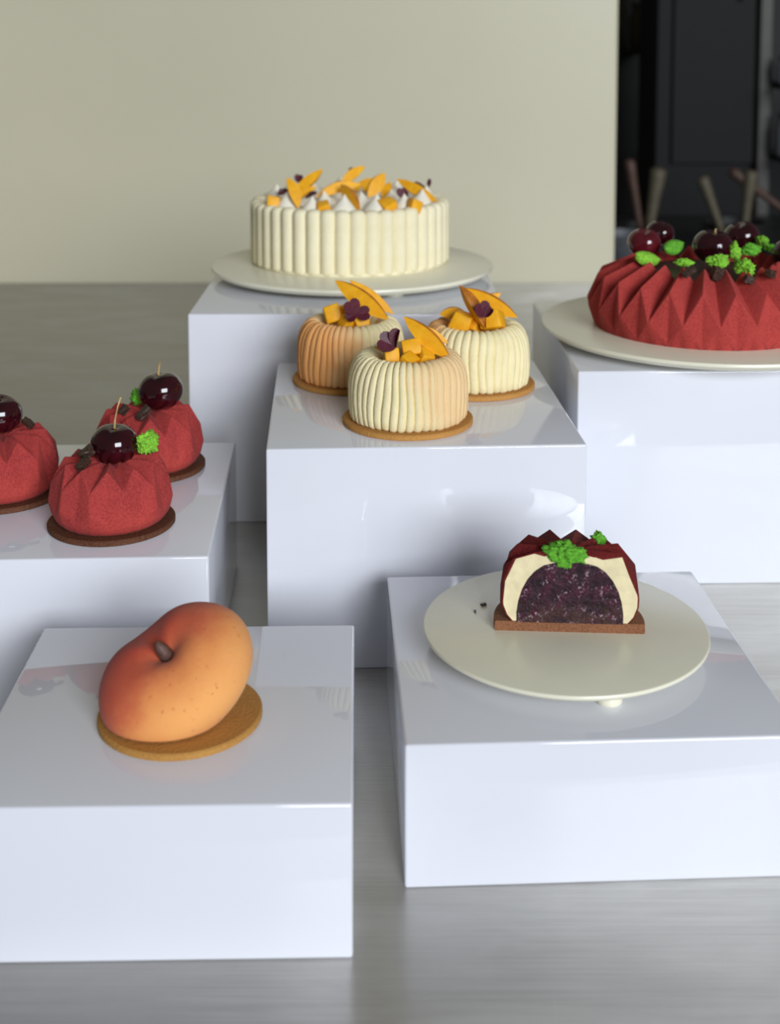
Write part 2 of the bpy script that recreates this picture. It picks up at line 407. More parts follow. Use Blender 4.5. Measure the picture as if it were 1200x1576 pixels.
def choc(label, P, sx, sy, sz, rot, seed=0, group='dark chocolate pieces'):
    rnd = random.Random(seed + 50); bm = bmesh.new(); bmesh.ops.create_cube(bm, size=1); bmesh.ops.subdivide_edges(bm, edges=list(bm.edges), cuts=3, use_grid_fill=True)
    for v in bm.verts:
        d = v.co * 2; k = 1 + 0.22 * noise.noise(v.co * 3 + Vector((seed, 2, 1)))
        v.co = Vector((v.co.x * sx * k, v.co.y * sy * k, v.co.z * sz * k))
    o = from_bm('chocolate_piece', bm, CHOC, None, False); o.location = P; o.rotation_euler = rot
    return tag(o, label, 'chocolate', group)

# ------------------------------------------------------------------ pleated red shapes
def smoothprof(r, z): return (r, z)
def pleat_bm(N, T, U, A, V, D, low, phase=0.0, centre=None, hole=None, sub=0):
    """origami pleats. T ridge top, U valley top, A ridge shoulder, V bulge, D lower crease: (r, z); low: rings (r, z) to the base"""
    bm = bmesh.new(); dl = 2 * PI / N
    P = lambda rz, a: bm.verts.new((rz[0] * math.cos(a), rz[0] * math.sin(a), rz[1]))
    R = {k: [] for k in 'TUAVD'}; lows = [[] for _ in low]; ins = []
    for i in range(N):
        a = phase + i * dl; h = a + dl / 2
        R['T'].append(P(T, a)); R['U'].append(P(U, h)); R['A'].append(P(A, a)); R['V'].append(P(V, h)); R['D'].append(P(D, a))
        for j, rz in enumerate(low): lows[j] += [P(rz[:2], a), P(rz[-2:], h)]
        if hole: ins += [P(hole, a), P(hole, h)]
    for i in range(N):
        j = (i + 1) % N; T_, U_, A_, V_, D_ = (R[k] for k in 'TUAVD')
        F = bm.faces.new
        F((T_[i], A_[i], V_[i])); F((T_[i], V_[i], U_[i])); F((U_[i], V_[i], T_[j])); F((V_[i], A_[j], T_[j]))
        F((A_[i], D_[i], V_[i])); F((V_[i], D_[j], A_[j]))
        if low:
            l0 = lows[0]; F((D_[i], l0[2 * i], l0[2 * i + 1])); F((D_[i], l0[2 * i + 1], V_[i])); F((V_[i], l0[2 * i + 1], D_[j])); F((D_[j], l0[2 * i + 1], l0[(2 * i + 2) % (2 * N)]))
        else: F((V_[i], D_[i], D_[j]))
        if hole:
            F((T_[i], U_[i], ins[2 * i + 1], ins[2 * i])); F((U_[i], T_[j], ins[(2 * i + 2) % (2 * N)], ins[2 * i + 1]))
    for q in range(len(low) - 1):
        for k in range(2 * N):
            k2 = (k + 1) % (2 * N); bm.faces.new((lows[q][k], lows[q + 1][k], lows[q + 1][k2], lows[q][k2]))
    bm.faces.new(lows[-1] if low else R['D'])
    if hole: bm.faces.new(ins[::-1])
    else:
        c = bm.verts.new((0, 0, centre))
        for i in range(N):
            j = (i + 1) % N; bm.faces.new((R['T'][i], R['U'][i], c)); bm.faces.new((R['U'][i], R['T'][j], c))
    bmesh.ops.recalc_face_normals(bm, faces=bm.faces)
    return bm
def bombe_bm(phase, soft=False):
    if soft:
        return pleat_bm(12, (0.013, 0.0432), (0.017, 0.0415), (0.0315, 0.0428), (0.0395, 0.0330), (0.0418, 0.0160),
                        [(0.0415, 0.0100), (0.0392, 0.0040), (0.0358, 0.0)], phase, 0.0405)
    return pleat_bm(11, (0.013, 0.0440), (0.017, 0.0395), (0.0325, 0.0440), (0.0408, 0.0310), (0.0392, 0.0140),
                    [(0.0405, 0.0085, 0.0432, 0.0165), (0.0398, 0.0055, 0.0408, 0.0070), (0.0378, 0.0022), (0.0350, 0.0)], phase, 0.0385)
def bombe(label, x, y, phase, rotz=0):
    z0 = 0.1067
    t = thing('pleated_dessert', label, 'dessert', (x, y, z0), 0, 'red pleated desserts')
    biscuit(0.044, 0.004, BISC_CHOC, t)
    o = from_bm('mousse', bombe_bm(phase), RED, t, True); o.location.z = 0.004
    bevel(o, 0.0011, 3, 8); return t

# ------------------------------------------------------------------ small ribbed cream cakes
def mini(label, x, y, mat, seed, rot=0.0, tilt=0.0):
    z0 = 0.1604
    t = thing('ribbed_cake', label, 'cake', (x, y, z0), 0, 'small ribbed cream cakes')
    biscuit(0.0485, 0.004, BISC_TAN, t)
    rnd = random.Random(seed); N = 43
    prof = [(0.0415, 0.0), (0.0432, 0.002), (0.0440, 0.008), (0.0443, 0.016), (0.0441, 0.024), (0.0436, 0.031), (0.0425, 0.0365), (0.0405, 0.0415), (0.0375, 0.0455), (0.0340, 0.0478), (0.0300, 0.0482), (0.0265, 0.0468), (0.0240, 0.0440), (0.0225, 0.040), (0.022, 0.034)]
    ed = [0.0]
    for i in range(N): ed.append(ed[-1] + rnd.uniform(0.78, 1.22))
    ed = [e / ed[-1] * 2 * PI for e in ed]
    K = 8; vs_, fs = [], []; wob = [rnd.uniform(-1, 1) for _ in range(N)]; hgt = [rnd.uniform(0.75, 1.2) for _ in range(N)]
    n = N * K
    for j, (r, z) in enumerate(prof):
        for i in range(N):
            for k in range(K):
                q = k / K; a = ed[i] + (ed[i + 1] - ed[i]) * q
                a += 0.022 * math.sin(z * 110 + i * 0.55 + seed) + 0.10 * (z / 0.048) ** 2 * 0.25
                lobe = math.sqrt(max(0.0, 1 - (2 * q - 1) ** 2)); amp = 0.0020 * hgt[i] * (0.55 if j > 11 else 1.0)
                d = amp * (lobe - 0.8) + 0.00035 * noise.noise((a * 9, z * 260, seed)) + 0.0004 * wob[i]
                j0, j1 = max(j - 1, 0), min(j + 1, len(prof) - 1)
                tx, tz = prof[j1][0] - prof[j0][0], prof[j1][1] - prof[j0][1]; tl = math.hypot(tx, tz); nx, nz = tz / tl, -tx / tl
                rr = r + nx * d; zz = z + nz * d
                if j == 0: zz = 0.0006 * (1 - lobe) ; rr += 0.0006 * wob[i]
                vs_.append((rr * math.cos(a), rr * math.sin(a), zz))
    for j in range(len(prof) - 1):
        for k in range(n): fs.append((j * n + k, j * n + (k + 1) % n, (j + 1) * n + (k + 1) % n, (j + 1) * n + k))
    fs.append(tuple(range(n))); fs.append(tuple((len(prof) - 1) * n + k for k in range(n)))
    o = mesh('mousse', vs_, fs, mat, t); o.location.z = 0.004; o.rotation_euler.z = rot; autosmooth(o, 75)
    v_, f_ = lathe([(0.012, 0.036), (0.0222, 0.036), (0.0222, 0.040), (0.012, 0.0405)], 32)
    g = mesh('fruit_filling', v_, f_, FLESH, t); g.location.z = 0.004
    return t
M1, M2, M3 = (0.0133, 0.9467), (-0.0324, 1.0607), (0.0699, 1.0446)
mini('front small ribbed cream cake on a biscuit, overlapping the two behind', *M1, m_cream('cream_spray_faint', (0.95, -0.15, 0.3), 0.45), 1, 0.0)
mini('small ribbed cake sprayed orange on its left side, back left of three', *M2, m_cream('cream_spray_strong', (-0.80, -0.55, 0.1), 1.0), 2, 0.05)
mini('small ribbed cream cake with orange only at its back left rim', *M3, m_cream('cream_spray_rear', (-0.85, 0.45, 0.25), 0.9), 3, 0.02)

def pslice(label, uA, vA, yA, uB, vB, yB, wpx, **kw):
    A, B = at(uA, vA, yA), at(uB, vB, yB); return slice_(label, A, B, px(wpx, (yA + yB) / 2), **kw)
def pcube(label, u, v, y, spx, seed): return cube_(label, at(u, v, y), px(spx, y), seed=seed, group='diced peach on the small cakes')
# front cake garnish
pslice('longest peach slice, leaning to the right on the front ribbed cake', 621, 487, 0.945, 693, 553, 0.938, 27, mode=1, roll=0.15, th=0.35)
pslice('peach slice tip peeking behind the longest slice of the front cake', 637, 500, 0.965, 690, 528, 0.965, 16, mode=0, th=0.4)
pslice('thin peach sliver at the left rim of the front ribbed cake', 575, 534, 0.948, 612, 541, 0.945, 10, mode=0, th=0.6)
pcube('peach cube at the left of the front cake, below the purple leaf', 602, 548, 0.936, 22, 1)
pcube('raised peach cube in the middle of the front cake', 632, 536, 0.944, 27, 2)
pcube('low peach cube at the centre front of the front cake', 629, 556, 0.933, 22, 3)
pcube('peach cube under the long slice at right of the front cake', 655, 551, 0.938, 22, 4)
c_ = at(610, 534, 0.93)
oxalis('purple leaf standing between cubes on the front ribbed cake', c_, [(px(29, 0.93), (-0.85, -0.1, 0.42), (0.2, -0.8, 0.5), 0.1), (px(27, 0.93), (0.2, 0.0, 1.0), (-0.7, -0.7, 0.1), 0.9)], at(590, 541, 0.937))
# back left cake garnish
pslice('broad peach slice lying across the back left ribbed cake', 515, 431, 1.065, 598, 492, 1.05, 28, mode=1, roll=0.1, th=0.3)
pslice('dark-skinned peach slice standing behind the broad slice, back left cake', 538, 431, 1.078, 606, 484, 1.068, 19, mode=1, roll=-0.5, th=0.5)
pcube('peach cube at the far left of the back left cake', 513, 483, 1.055, 26, 11)
pcube('peach cube behind the purple leaf of the back left cake', 530, 481, 1.06, 22, 12)
pcube('peach cube at the front rim of the back left cake', 534, 496, 1.045, 20, 13)
pcube('peach cube beside the broad slice of the back left cake', 557, 497, 1.045, 22, 14)
c_ = at(547, 484, 1.038)
oxalis('round-lobed purple leaf on the broad slice of the back left cake', c_, [(px(24, 1.04), (-0.35, -0.2, 0.85), (0.2, -0.9, 0.35), 0.1), (px(21, 1.04), (0.95, -0.1, 0.15), (0.1, -0.85, 0.5), 0.1), (px(16, 1.04), (-0.6, -0.4, -0.25), (0, -0.8, 0.6), 0.2)], at(545, 490, 1.05))
# right cake garnish
pslice('upright peach slice showing its skin on the right ribbed cake', 707, 439, 1.03, 746, 506, 1.02, 24, mode=1, roll=0.9, th=0.75)
pslice('peach slice leaning down right behind the purple leaf, right cake', 711, 443, 1.045, 797, 489, 1.04, 25, mode=1, roll=0.1, th=0.35)
pslice('short peach slice pointing left on the right ribbed cake', 676, 484, 1.045, 714, 478, 1.045, 17, mode=1, th=0.5)
pslice('peach slice tip at the very back of the right cake', 771, 451, 1.065, 728, 474, 1.06, 16, mode=0, th=0.4)
pcube('peach cube at left front of the right ribbed cake', 712, 494, 1.03, 28, 21)
pcube('peach cube at right front of the right ribbed cake', 757, 493, 1.03, 30, 22)
pcube('peach cube hidden low behind the upright slice, right cake', 730, 499, 1.035, 22, 23)
c_ = at(747, 488, 1.012)
oxalis('purple leaf with one round and one narrow lobe on the right cake', c_, [(px(24, 1.01), (-0.35, -0.15, 0.85), (0.3, -0.9, 0.2), 0.15), (px(17, 1.01), (0.55, -0.1, 0.75), (-0.5, -0.8, 0.1), 0.75)], at(747, 504, 1.02))

# ------------------------------------------------------------------ large cream cake
CX, CYW, CZ = -0.0425, 1.3700, 0.207
cake = thing('large_cream_cake', 'large round cream cake with upright ribs, topped with peach slices', 'cake', (CX, CYW, CZ))
CREAM_BIG = m_cream('ivory_mousse', None, 1, (0.83, 0.755, 0.50, 1))
v_, f_ = lathe([(0.05, 0), (0.103, 0), (0.103, 0.003), (0.05, 0.003)], 72); mesh('sponge_base', v_, f_, CREAM_BIG, cake)
v_, f_ = lathe([(0.04, 0.003), (0.0985, 0.003), (0.0985, 0.060), (0.04, 0.060)], 72); autosmooth(mesh('mousse_core', v_, f_, CREAM_BIG, cake))
NR = 42; rr = 0.1045 * math.sin(PI / NR) * 1.06; hr = 0.0665
vs_, fs = [], []; nseg = 14
prof = [(rr * 0.80, 0.0015), (rr, 0.004), (rr, hr - rr * 0.75), (rr * 0.93, hr - rr * 0.42), (rr * 0.72, hr - rr * 0.16), (rr * 0.38, hr - 0.0003), (rr * 0.05, hr)]
v_, f_ = lathe(prof, nseg); rib0 = None
for i in range(NR):
    a = 2 * PI * i / NR + 0.03
    if rib0 is None: o = rib0 = mesh('rib', v_, f_, CREAM_BIG, cake)
    else: o = rib0.copy(); COL.objects.link(o); o.parent = cake
    o.location = (0.0972 * math.cos(a), 0.0972 * math.sin(a), random.uniform(-0.0006, 0.0006)); o.rotation_euler.z = a
kiss_prof = [(0.30, 0.0), (0.98, 0.02), (1.0, 0.12), (0.90, 0.32), (0.70, 0.58), (0.45, 0.86), (0.22, 1.12), (0.08, 1.32), (0.02, 1.42)]
kv, kf = lathe([(r * 0.0125, z * 0.0125) for r, z in kiss_prof], 24); k0 = None
spots = []
for i in range(15):
    a = 2 * PI * i / 15 - 1.62; spots.append((0.080 * math.cos(a), 0.080 * math.sin(a), random.uniform(1.0, 1.22)))
for i in range(8):
    a = 2 * PI * i / 8 + 0.3; spots.append((0.050 * math.cos(a), 0.050 * math.sin(a), random.uniform(0.95, 1.2)))
spots += [(0.012, 0.006, 1.0), (-0.02, -0.008, 0.9)]
for x, y, s in spots:
    if k0 is None: o = k0 = mesh('piped_cream_peak', kv, kf, MERINGUE, cake)
    else: o = k0.copy(); COL.objects.link(o); o.parent = cake
    o.location = (x, y, 0.0595); o.scale = (s, s, s); o.rotation_euler = (random.uniform(-0.1, 0.1), random.uniform(-0.1, 0.1), random.uniform(0, 6))
ZT = CZ + 0.062
def cslice(label, uA, vA, uB, vB, wpx, y, dy=0.0, **kw):
    return pslice(label, uA, vA, y + dy, uB, vB, y, wpx, group='peach slices on the large cake', **kw)
cslice('peach slice standing upright at the left of the large cake', 441, 273, 459, 321, 19, 1.305, 0.01, mode=0, bow=-0.003, roll=0.3)
cslice('long peach slice pointing up right behind the upright left one', 497, 260, 450, 300, 17, 1.345, 0.02, mode=1, roll=0.2)
cslice('peach slice lying nearly flat at the centre of the large cake', 557, 284, 486, 304, 17, 1.330, 0.02, mode=0, bow=0.004, roll=0.3)
cslice('tallest peach slice with red tip at the top of the large cake', 562, 256, 522, 287, 16, 1.375, 0.02, mode=1, bow=-0.002, roll=-0.4)
cslice('bright broad peach slice pointing up, right of centre on large cake', 592, 266, 566, 304, 22, 1.335, 0.015, mode=0, roll=0.1, th=0.3)
cslice('long peach slice sloping down to the right rim of the large cake', 610, 275, 674, 311, 17, 1.335, 0.03, mode=0, roll=0.1)
cslice('shaded peach slice sloping down right at the middle front of cake', 524, 284, 553, 325, 22, 1.300, 0.03, mode=1, roll=0.4)
cslice('peach slice tucked behind the tallest one on the large cake', 585, 277, 543, 293, 20, 1.400, 0.01, mode=1, roll=0.2)
cslice('short upright peach slice behind the bright broad one', 600, 280, 590, 308, 17, 1.355, 0.01, mode=0, roll=0.6)
cslice('low peach slice end seen at the rear left of centre', 508, 290, 530, 280, 12, 1.41, 0.0, mode=0)
cslice('shaded peach slice under the long left slice on the large cake', 452, 305, 487, 287, 12, 1.335, 0.0, mode=0)
for i, (lab, u, v, y, s) in enumerate([('peach cube at the far left rim of the large cake', 421, 312, 1.320, 18), ('peach cube between two cream peaks, left of centre front', 499, 320, 1.292, 19),
        ('biggest peach cube at the right front of the large cake', 598, 318, 1.292, 23), ('small peach cube at the right rim of the large cake', 637, 317, 1.300, 18)]):
    cube_(lab, at(u, v, y), px(s, y), 'diced peach on the large cake', 30 + i)
def dleaf(label, u, v, y, sp, d, n=(0.1, -0.8, 0.5), fold=0.2):
    oxalis(label, at(u, v, y), [(px(sp, y), d, n, fold), (px(sp * 0.8, y), (d[0] * 0.4 + 0.5, d[1], d[2] + 0.3), n, fold)], None, 'purple leaves on the large cake')
dleaf('round dark purple leaf between cream peaks at right of the large cake', 619, 305, 1.315, 15, (-0.1, 0, 1))
dleaf('thin dark purple leaf seen edge-on at the right rear of the large cake', 656, 292, 1.385, 20, (-0.85, 0, 0.45), (0.45, -0.1, 0.9))
dleaf('dark curled leaf below the long slice at left of the large cake', 470, 306, 1.318, 18, (0.85, 0, 0.45), (-0.4, -0.2, 0.9))
dleaf('reddish leaf tip behind the long left peach slice', 458, 281, 1.40, 12, (0.2, 0, 1))
dleaf('dark leaf peeking behind the tallest peach slice', 538, 268, 1.40, 10, (0.5, 0, 0.7))
dleaf('small dark leaf at the left of the upright slice', 438, 298, 1.33, 10, (-0.8, 0, 0.3))

# ------------------------------------------------------------------ the whole peach dessert
pt = thing('peach_dessert', 'whole peach-shaped dessert with orange and red blush on a golden biscuit', 'dessert', (-0.1135, 0.6749, 0.0794))
biscuit(0.0442, 0.004, BISC_GOLD, pt)
def m_peach():
    t = NT('velvet_peach'); co = t.coord(); xyz = t.sep(co)
    nz = t.math('MULTIPLY', t.math('SUBTRACT', t.noise(40, 4, 0.6, co), 0.5), 0.030)
    dp = t.n('ShaderNodeVectorMath', operation='DOT_PRODUCT'); t.l(co, dp.inputs[0]); dp.inputs[1].default_value = (-0.80, 0.42, 0.43)
    f = t.mapr(t.math('ADD', dp.outputs['Value'], nz), -0.036, 0.030)
    c = t.ramp(f, [(0.0, (0.86, 0.40, 0.125, 1)), (0.30, (0.80, 0.30, 0.09, 1)), (0.62, (0.64, 0.145, 0.06, 1)), (1.0, (0.44, 0.05, 0.03, 1))])
    sp = t.noise(330, 2, 0.6, co); c = t.mix(t.mapr(sp, 0.66, 0.74, 0.0, 0.55), c, (0.40, 0.10, 0.035, 1))
    t.bump(t.noise(800, 3, 0.6, co), 0.22, 0.0008)
    return t.set(c, 0.85, Specular_IOR_Level=0.25, Sheen_Weight=0.1)
PE = m_peach()
def peach_r(d):                    # d unit vector, pole +Z = dimple, suture through +Y
    th = math.acos(max(-1, min(1, d.z))); a = math.atan2(d.x, d.y)
    r = 1.0 - 0.44 * math.exp(-(th / 0.30) ** 2) - 0.17 * math.exp(-(th / 0.75) ** 2)
    r -= 0.24 * math.exp(-(a / 0.42) ** 2) * math.exp(-((th - 0.55) / 0.75) ** 2)
    r -= 0.05 * math.exp(-((abs(a) - PI) / 0.5) ** 2) * math.exp(-((th - 0.5) / 0.6) ** 2)
    return r
bm = bmesh.new(); bmesh.ops.create_icosphere(bm, subdivisions=6, radius=1)
RX = Matrix.Rotation(math.radians(25), 3, 'X') @ Matrix.Rotation(math.radians(-16), 3, 'Y') @ Matrix.Rotation(math.radians(38), 3, 'Z')
for v in bm.verts:
    d = v.co.normalized(); q = d * peach_r(d); q = Vector((q.x * 0.0442, q.y * 0.0385, q.z * 0.0282)); q = RX @ q
    zz = q.z
    if zz < -0.0185: zz = -0.0185 + (zz + 0.0185) * 0.12
    v.co = Vector((q.x, q.y, zz))
zmin = min(v.co.z for v in bm.verts)
pb = from_bm('peach_body', bm, PE, pt); pb.location = (-0.0022, 0.001, 0.004 - zmin)
dv = RX @ Vector((0, 0, 0.0155)); base = dv + Vector(pb.location)
st = RX @ Vector((-0.1, 0.25, 1)); st.normalize()
tube('stem', [base - st * 0.002, base + st * 0.003, base + st * 0.007, base + st * 0.0095], [0.0042, 0.0038, 0.0026, 0.0008], mat_simple('brown_stem', (0.11, 0.055, 0.042, 1), 0.6, 0.3, 300, 0.3), pt, 10)

# ------------------------------------------------------------------ red pleated desserts
B1, B2, B3 = (-0.1946, 0.8837), (-0.1902, 1.0013), (-0.2883, 0.9408)
bombe('front red pleated dessert on a chocolate biscuit, cherry with long stem', *B1, -PI / 2 + 0.14)
bombe('rear red pleated dessert nearest the box edge, cherry on top', *B2, -PI / 2 + 0.22)
bombe('red pleated dessert cut off by the left edge of the picture', *B3, -PI / 2 + 0.1)
p = at(176, 683, 0.8837); cherry('dark glossy cherry with a long thin stem on the front red dessert', p, 0.0158, stem=[(0.0004, 0, 0.006), (0.0022, 0.001, 0.015), (0.0045, 0.001, 0.022)], tilt=(0.1, 0.05))
p = at(247, 601, 1.0013); cherry('dark glossy cherry on the rear red dessert', p, 0.0168, stem=[(0, 0.001, 0.004), (0.0005, 0.004, 0.010)], tilt=(0.0, -0.12))
p = at(-1, 636, 0.9408); cherry('dark cherry half outside the left picture edge', p, 0.0160, tilt=(0.2, 0.2))
moss('square green sponge piece beside the front red dessert cherry', at(228, 681, 0.885) , 0.0078, 0.006, 0.0076, 1)
moss('small green sponge piece behind the cherry of the rear red dessert', at(211, 611, 1.012), 0.006, 0.005, 0.006, 2, MOSS_D)
choc('rough chocolate chunk left of the front dessert cherry', at(133, 697, 0.872), 0.010, 0.006, 0.006, (0.2, -0.5, 0.5), 1)
choc('chocolate shard on a pleat of the front red dessert', at(128, 714, 0.860), 0.010, 0.0045, 0.005, (0.3, -0.6, 0.6), 2)
choc('chocolate stick below the cherry of the rear red dessert', at(221, 636, 0.978), 0.012, 0.0055, 0.005, (0.2, -0.75, 0.4), 3)
choc('small chocolate piece left on the rear red dessert', at(191, 631, 0.985), 0.007, 0.004, 0.005, (0.3, -0.9, 0.3), 4)
choc('chocolate piece right of the cherry at the left picture edge', at(43, 651, 0.932), 0.009, 0.004, 0.004, (0.2, 0.5, -0.3), 5)

# ------------------------------------------------------------------ large red ring cake
RXc, RYc = 0.2790, 1.1340
ring = thing('red_ring_cake', 'large red pleated ring cake decorated with cherries and green sponge', 'cake', (RXc, RYc, 0.191))
rb = pleat_bm(22, (0.0600, 0.0615), (0.0600, 0.0490), (0.0945, 0.0455), (0.1050, 0.0200), (0.0980, 0.0015), [(0.0975, 0.0)], -PI / 2 + 0.02, hole=(0.048, 0.040))
o = from_bm('mousse', rb, RED_RING, ring); bevel(o, 0.0013, 3, 8)
v_, f_ = lathe([(0.02, 0.039), (0.0575, 0.039), (0.0575, 0.0475), (0.05, 0.0490), (0.02, 0.0492)], 48); mesh('chocolate_filling', v_, f_, CHOC, ring)
ZF = 0.191 + 0.0488
def rcherry(label, u, v, R, mat, y, stem=None, tilt=(0, 0)):
    p_ = at(u, v, y); cherry(label, p_, R, mat, stem, tilt, group='cherries on the ring cake')
rcherry('red cherry at the left of the ring cake beside a green leaf piece', 991, 373, 0.0146, CHERRY_RED, 1.178, tilt=(0.3, 0))
rcherry('small cherry tucked behind the left red cherry of the ring cake', 1016, 358, 0.0128, CHERRY, 1.212, tilt=(0.2, 0.2))
rcherry('big dark cherry in the middle of the ring cake, green sponge in front', 1097, 379, 0.0172, CHERRY, 1.145, stem=[(0, 0, 0.002), (0.0005, 0, 0.004)], tilt=(0.15, 0.1))
rcherry('rear dark cherry with bright highlight, right of centre on ring cake', 1141, 364, 0.0158, CHERRY, 1.190, tilt=(0.2, -0.25))
rcherry('black cherry half cut off by the right picture edge', 1218, 391, 0.0160, CHERRY, 1.125, tilt=(0, 0))
green_leaf('smooth green leaf piece leaning on the left red cherry', at(978, 392, 1.118), px(38, 1.118), px(27, 1.118), (0.92, -0.1, -0.22), (0.1, -0.75, 0.65), MOSS)
green_leaf('darker smooth green leaf piece behind the ring cake rim', at(1022, 384, 1.155), px(32, 1.155), px(24, 1.155), (0.85, 0.1, 0.25), (0.1, -0.85, 0.5), MOSS_D)
def rmoss(label, u, v, y, wp, hp, seed, mat=MOSS): moss(label, at(u, v, y), px(wp / 2, y) * 0.9, px(wp / 2, y) * 0.6, px(hp / 2, y) * 0.9, seed, mat, 'green sponge on the ring cake')
rmoss('thin strip of green sponge between pleats, left of the big cherry', 1052, 404, 1.088, 28, 13, 3)
rmoss('wide green sponge piece right in front of the big dark cherry', 1104, 402, 1.082, 44, 20, 4)
rmoss('bright green sponge piece hanging lowest over the ring cake front', 1145, 411, 1.080, 38, 28, 5)
rmoss('upright green sponge crumb between the two dark cherries', 1131, 388, 1.105, 17, 30, 6)
rmoss('green sponge piece at the foot of the rear dark cherry', 1155, 384, 1.130, 36, 18, 7, MOSS_D)
rmoss('topmost green sponge crumb right of the rear cherry', 1173, 371, 1.165, 26, 16, 8)
rmoss('flat green sponge crumb below the topmost one', 1183, 381, 1.17, 22, 12, 9, MOSS_D)
choc('chocolate bit in a pleat at the front of the ring cake', at(1060, 418, 1.066), 0.012, 0.005, 0.004, (0.3, -0.6, 0.3), 6)
choc('rough chocolate chunk under the wide green sponge on the ring cake', at(1103, 420, 1.070), 0.008, 0.006, 0.010, (0.2, 0.2, 0.3), 7)
choc('chocolate crumb below the lowest green sponge of the ring cake', at(1153, 430, 1.062), 0.008, 0.005, 0.006, (0.1, 0.4, 0.2), 8)
choc('chocolate crumb at the right end of the ring cake front', at(1186, 421, 1.068), 0.008, 0.005, 0.006, (0.1, 0.2, 0.6), 9)

# ------------------------------------------------------------------ cut dessert half
YC = 0.007
sl = thing('cut_dessert', 'halved dark red pleated dessert showing pale cream and purple berry filling', 'dessert', (0.1072, 0.7482, 0.092), math.radians(-3.3))
def half(bm, cut=0.0, fill=True):
    bmesh.ops.translate(bm, verts=bm.verts, vec=(0, YC, 0))
    g = bmesh.ops.bisect_plane(bm, geom=list(bm.verts) + list(bm.edges) + list(bm.faces), plane_co=(0, cut, 0), plane_no=(0, -1, 0), clear_outer=True)
    if fill:
        ed = [e for e in bm.edges if e.is_boundary]; bmesh.ops.holes_fill(bm, edges=ed, sides=0)
    return bm
def bm_of(v_, f_):
    bm = bmesh.new(); vv = [bm.verts.new(q) for q in v_]
    for f in f_: bm.faces.new([vv[i] for i in f])
    bmesh.ops.recalc_face_normals(bm, faces=bm.faces); return bm
TB = 0.0060
bm = bm_of(*lathe([(0.02, 0), (0.0448, 0), (0.0452, 0.0012), (0.0450, TB - 0.0006), (0.0440, TB), (0.02, TB)], 72)); half(bm)
autosmooth(from_bm('biscuit_base', bm, BISC_CUT, sl), 40)
bm = bombe_bm(PI / 12 + 0.06, True); half(bm); o = from_bm('shell', bm, RED_DARK, sl); o.location.z = TB; bevel(o, 0.0016, 3, 8)
bm = bombe_bm(PI / 12 + 0.06, True)
for v in bm.verts: v.co = Vector((v.co.x * 0.975, v.co.y * 0.975, 0.0004 + v.co.z * 0.965))
half(bm, -0.0003)
CREAM_CUT = mat_simple('cut_vanilla_cream', (0.80, 0.69, 0.42, 1), 0.6, 0.10, 140, 0.4, 350)
autosmooth(from_bm('cream_layer', bm, CREAM_CUT, sl), 20).location.z = TB
def m_berry():
    t = NT('berry_filling'); co = t.coord(); xyz = t.sep(co)
    f = t.noise(130, 4, 0.6, co)
    c = t.ramp(f, [(0.32, (0.003, 0.0005, 0.003, 1)), (0.52, (0.030, 0.002, 0.012, 1)), (0.78, (0.10, 0.005, 0.030, 1))])
    brown = t.math('MULTIPLY', t.mapr(xyz[2], 0.004, 0.016, 1.0, 0.0), t.mapr(t.noise(160, 3, vec=co), 0.35, 0.55))
    c = t.mix(t.math('MULTIPLY', brown, 0.75), c, (0.060, 0.022, 0.016, 1))
    vo = t.n('ShaderNodeTexNoise'); vo.inputs['Scale'].default_value = 620; vo.inputs['Detail'].default_value = 2; t.l(co, vo.inputs['Vector'])
    spk = t.math('MULTIPLY', t.mapr(vo.outputs['Fac'], 0.60, 0.66), t.mapr(t.noise(120, 2, vec=co), 0.44, 0.60))
    c = t.mix(t.math('MULTIPLY', spk, 0.55), c, (0.50, 0.36, 0.42, 1))
    t.bump(t.math('ADD', t.noise(420, 4, 0.7, co), t.noise(140, 2, vec=co)), 0.9, 0.0016)
    return t.set(c, 0.25, Specular_IOR_Level=0.35)
prof = [(0.0325, 0.0), (0.0325, 0.006), (0.0315, 0.013), (0.0295, 0.020), (0.0262, 0.0265), (0.0222, 0.0315), (0.0175, 0.0350), (0.011, 0.0370), (0.004, 0.0376)]
bm = bm_of(*lathe(prof, 64)); half(bm, -0.0010)
o = from_bm('berry_filling', bm, m_berry(), sl); autosmooth(o, 30); o.location.z = TB
moss('large green sponge clump on top of the cut dessert half', at(868, 853, 0.752), px(34, 0.752), px(20, 0.752), px(18, 0.752), 12, MOSS_D, 'green sponge on the cut dessert', 5, 0.34)
moss('small green sponge tuft at the top right rear of the cut dessert', at(921, 834, 0.775), px(14, 0.775), px(11, 0.775), px(14, 0.775), 17, MOSS_D, 'green sponge on the cut dessert', 4, 0.5)

for i_, (u_, v_2, s_, lab) in enumerate([(744, 930, 0.0034, 'tiny chocolate crumb on the plate left of the cut dessert'), (731, 941, 0.0018, 'tiniest chocolate speck on the plate beside the other crumb')]):
    p_ = atz(u_, v_2, 0.0927); choc(lab, p_, s_, s_ * 0.6, 0.0012, (0, 0, 0.6 + i_), 20 + i_, 'crumbs on the plate')

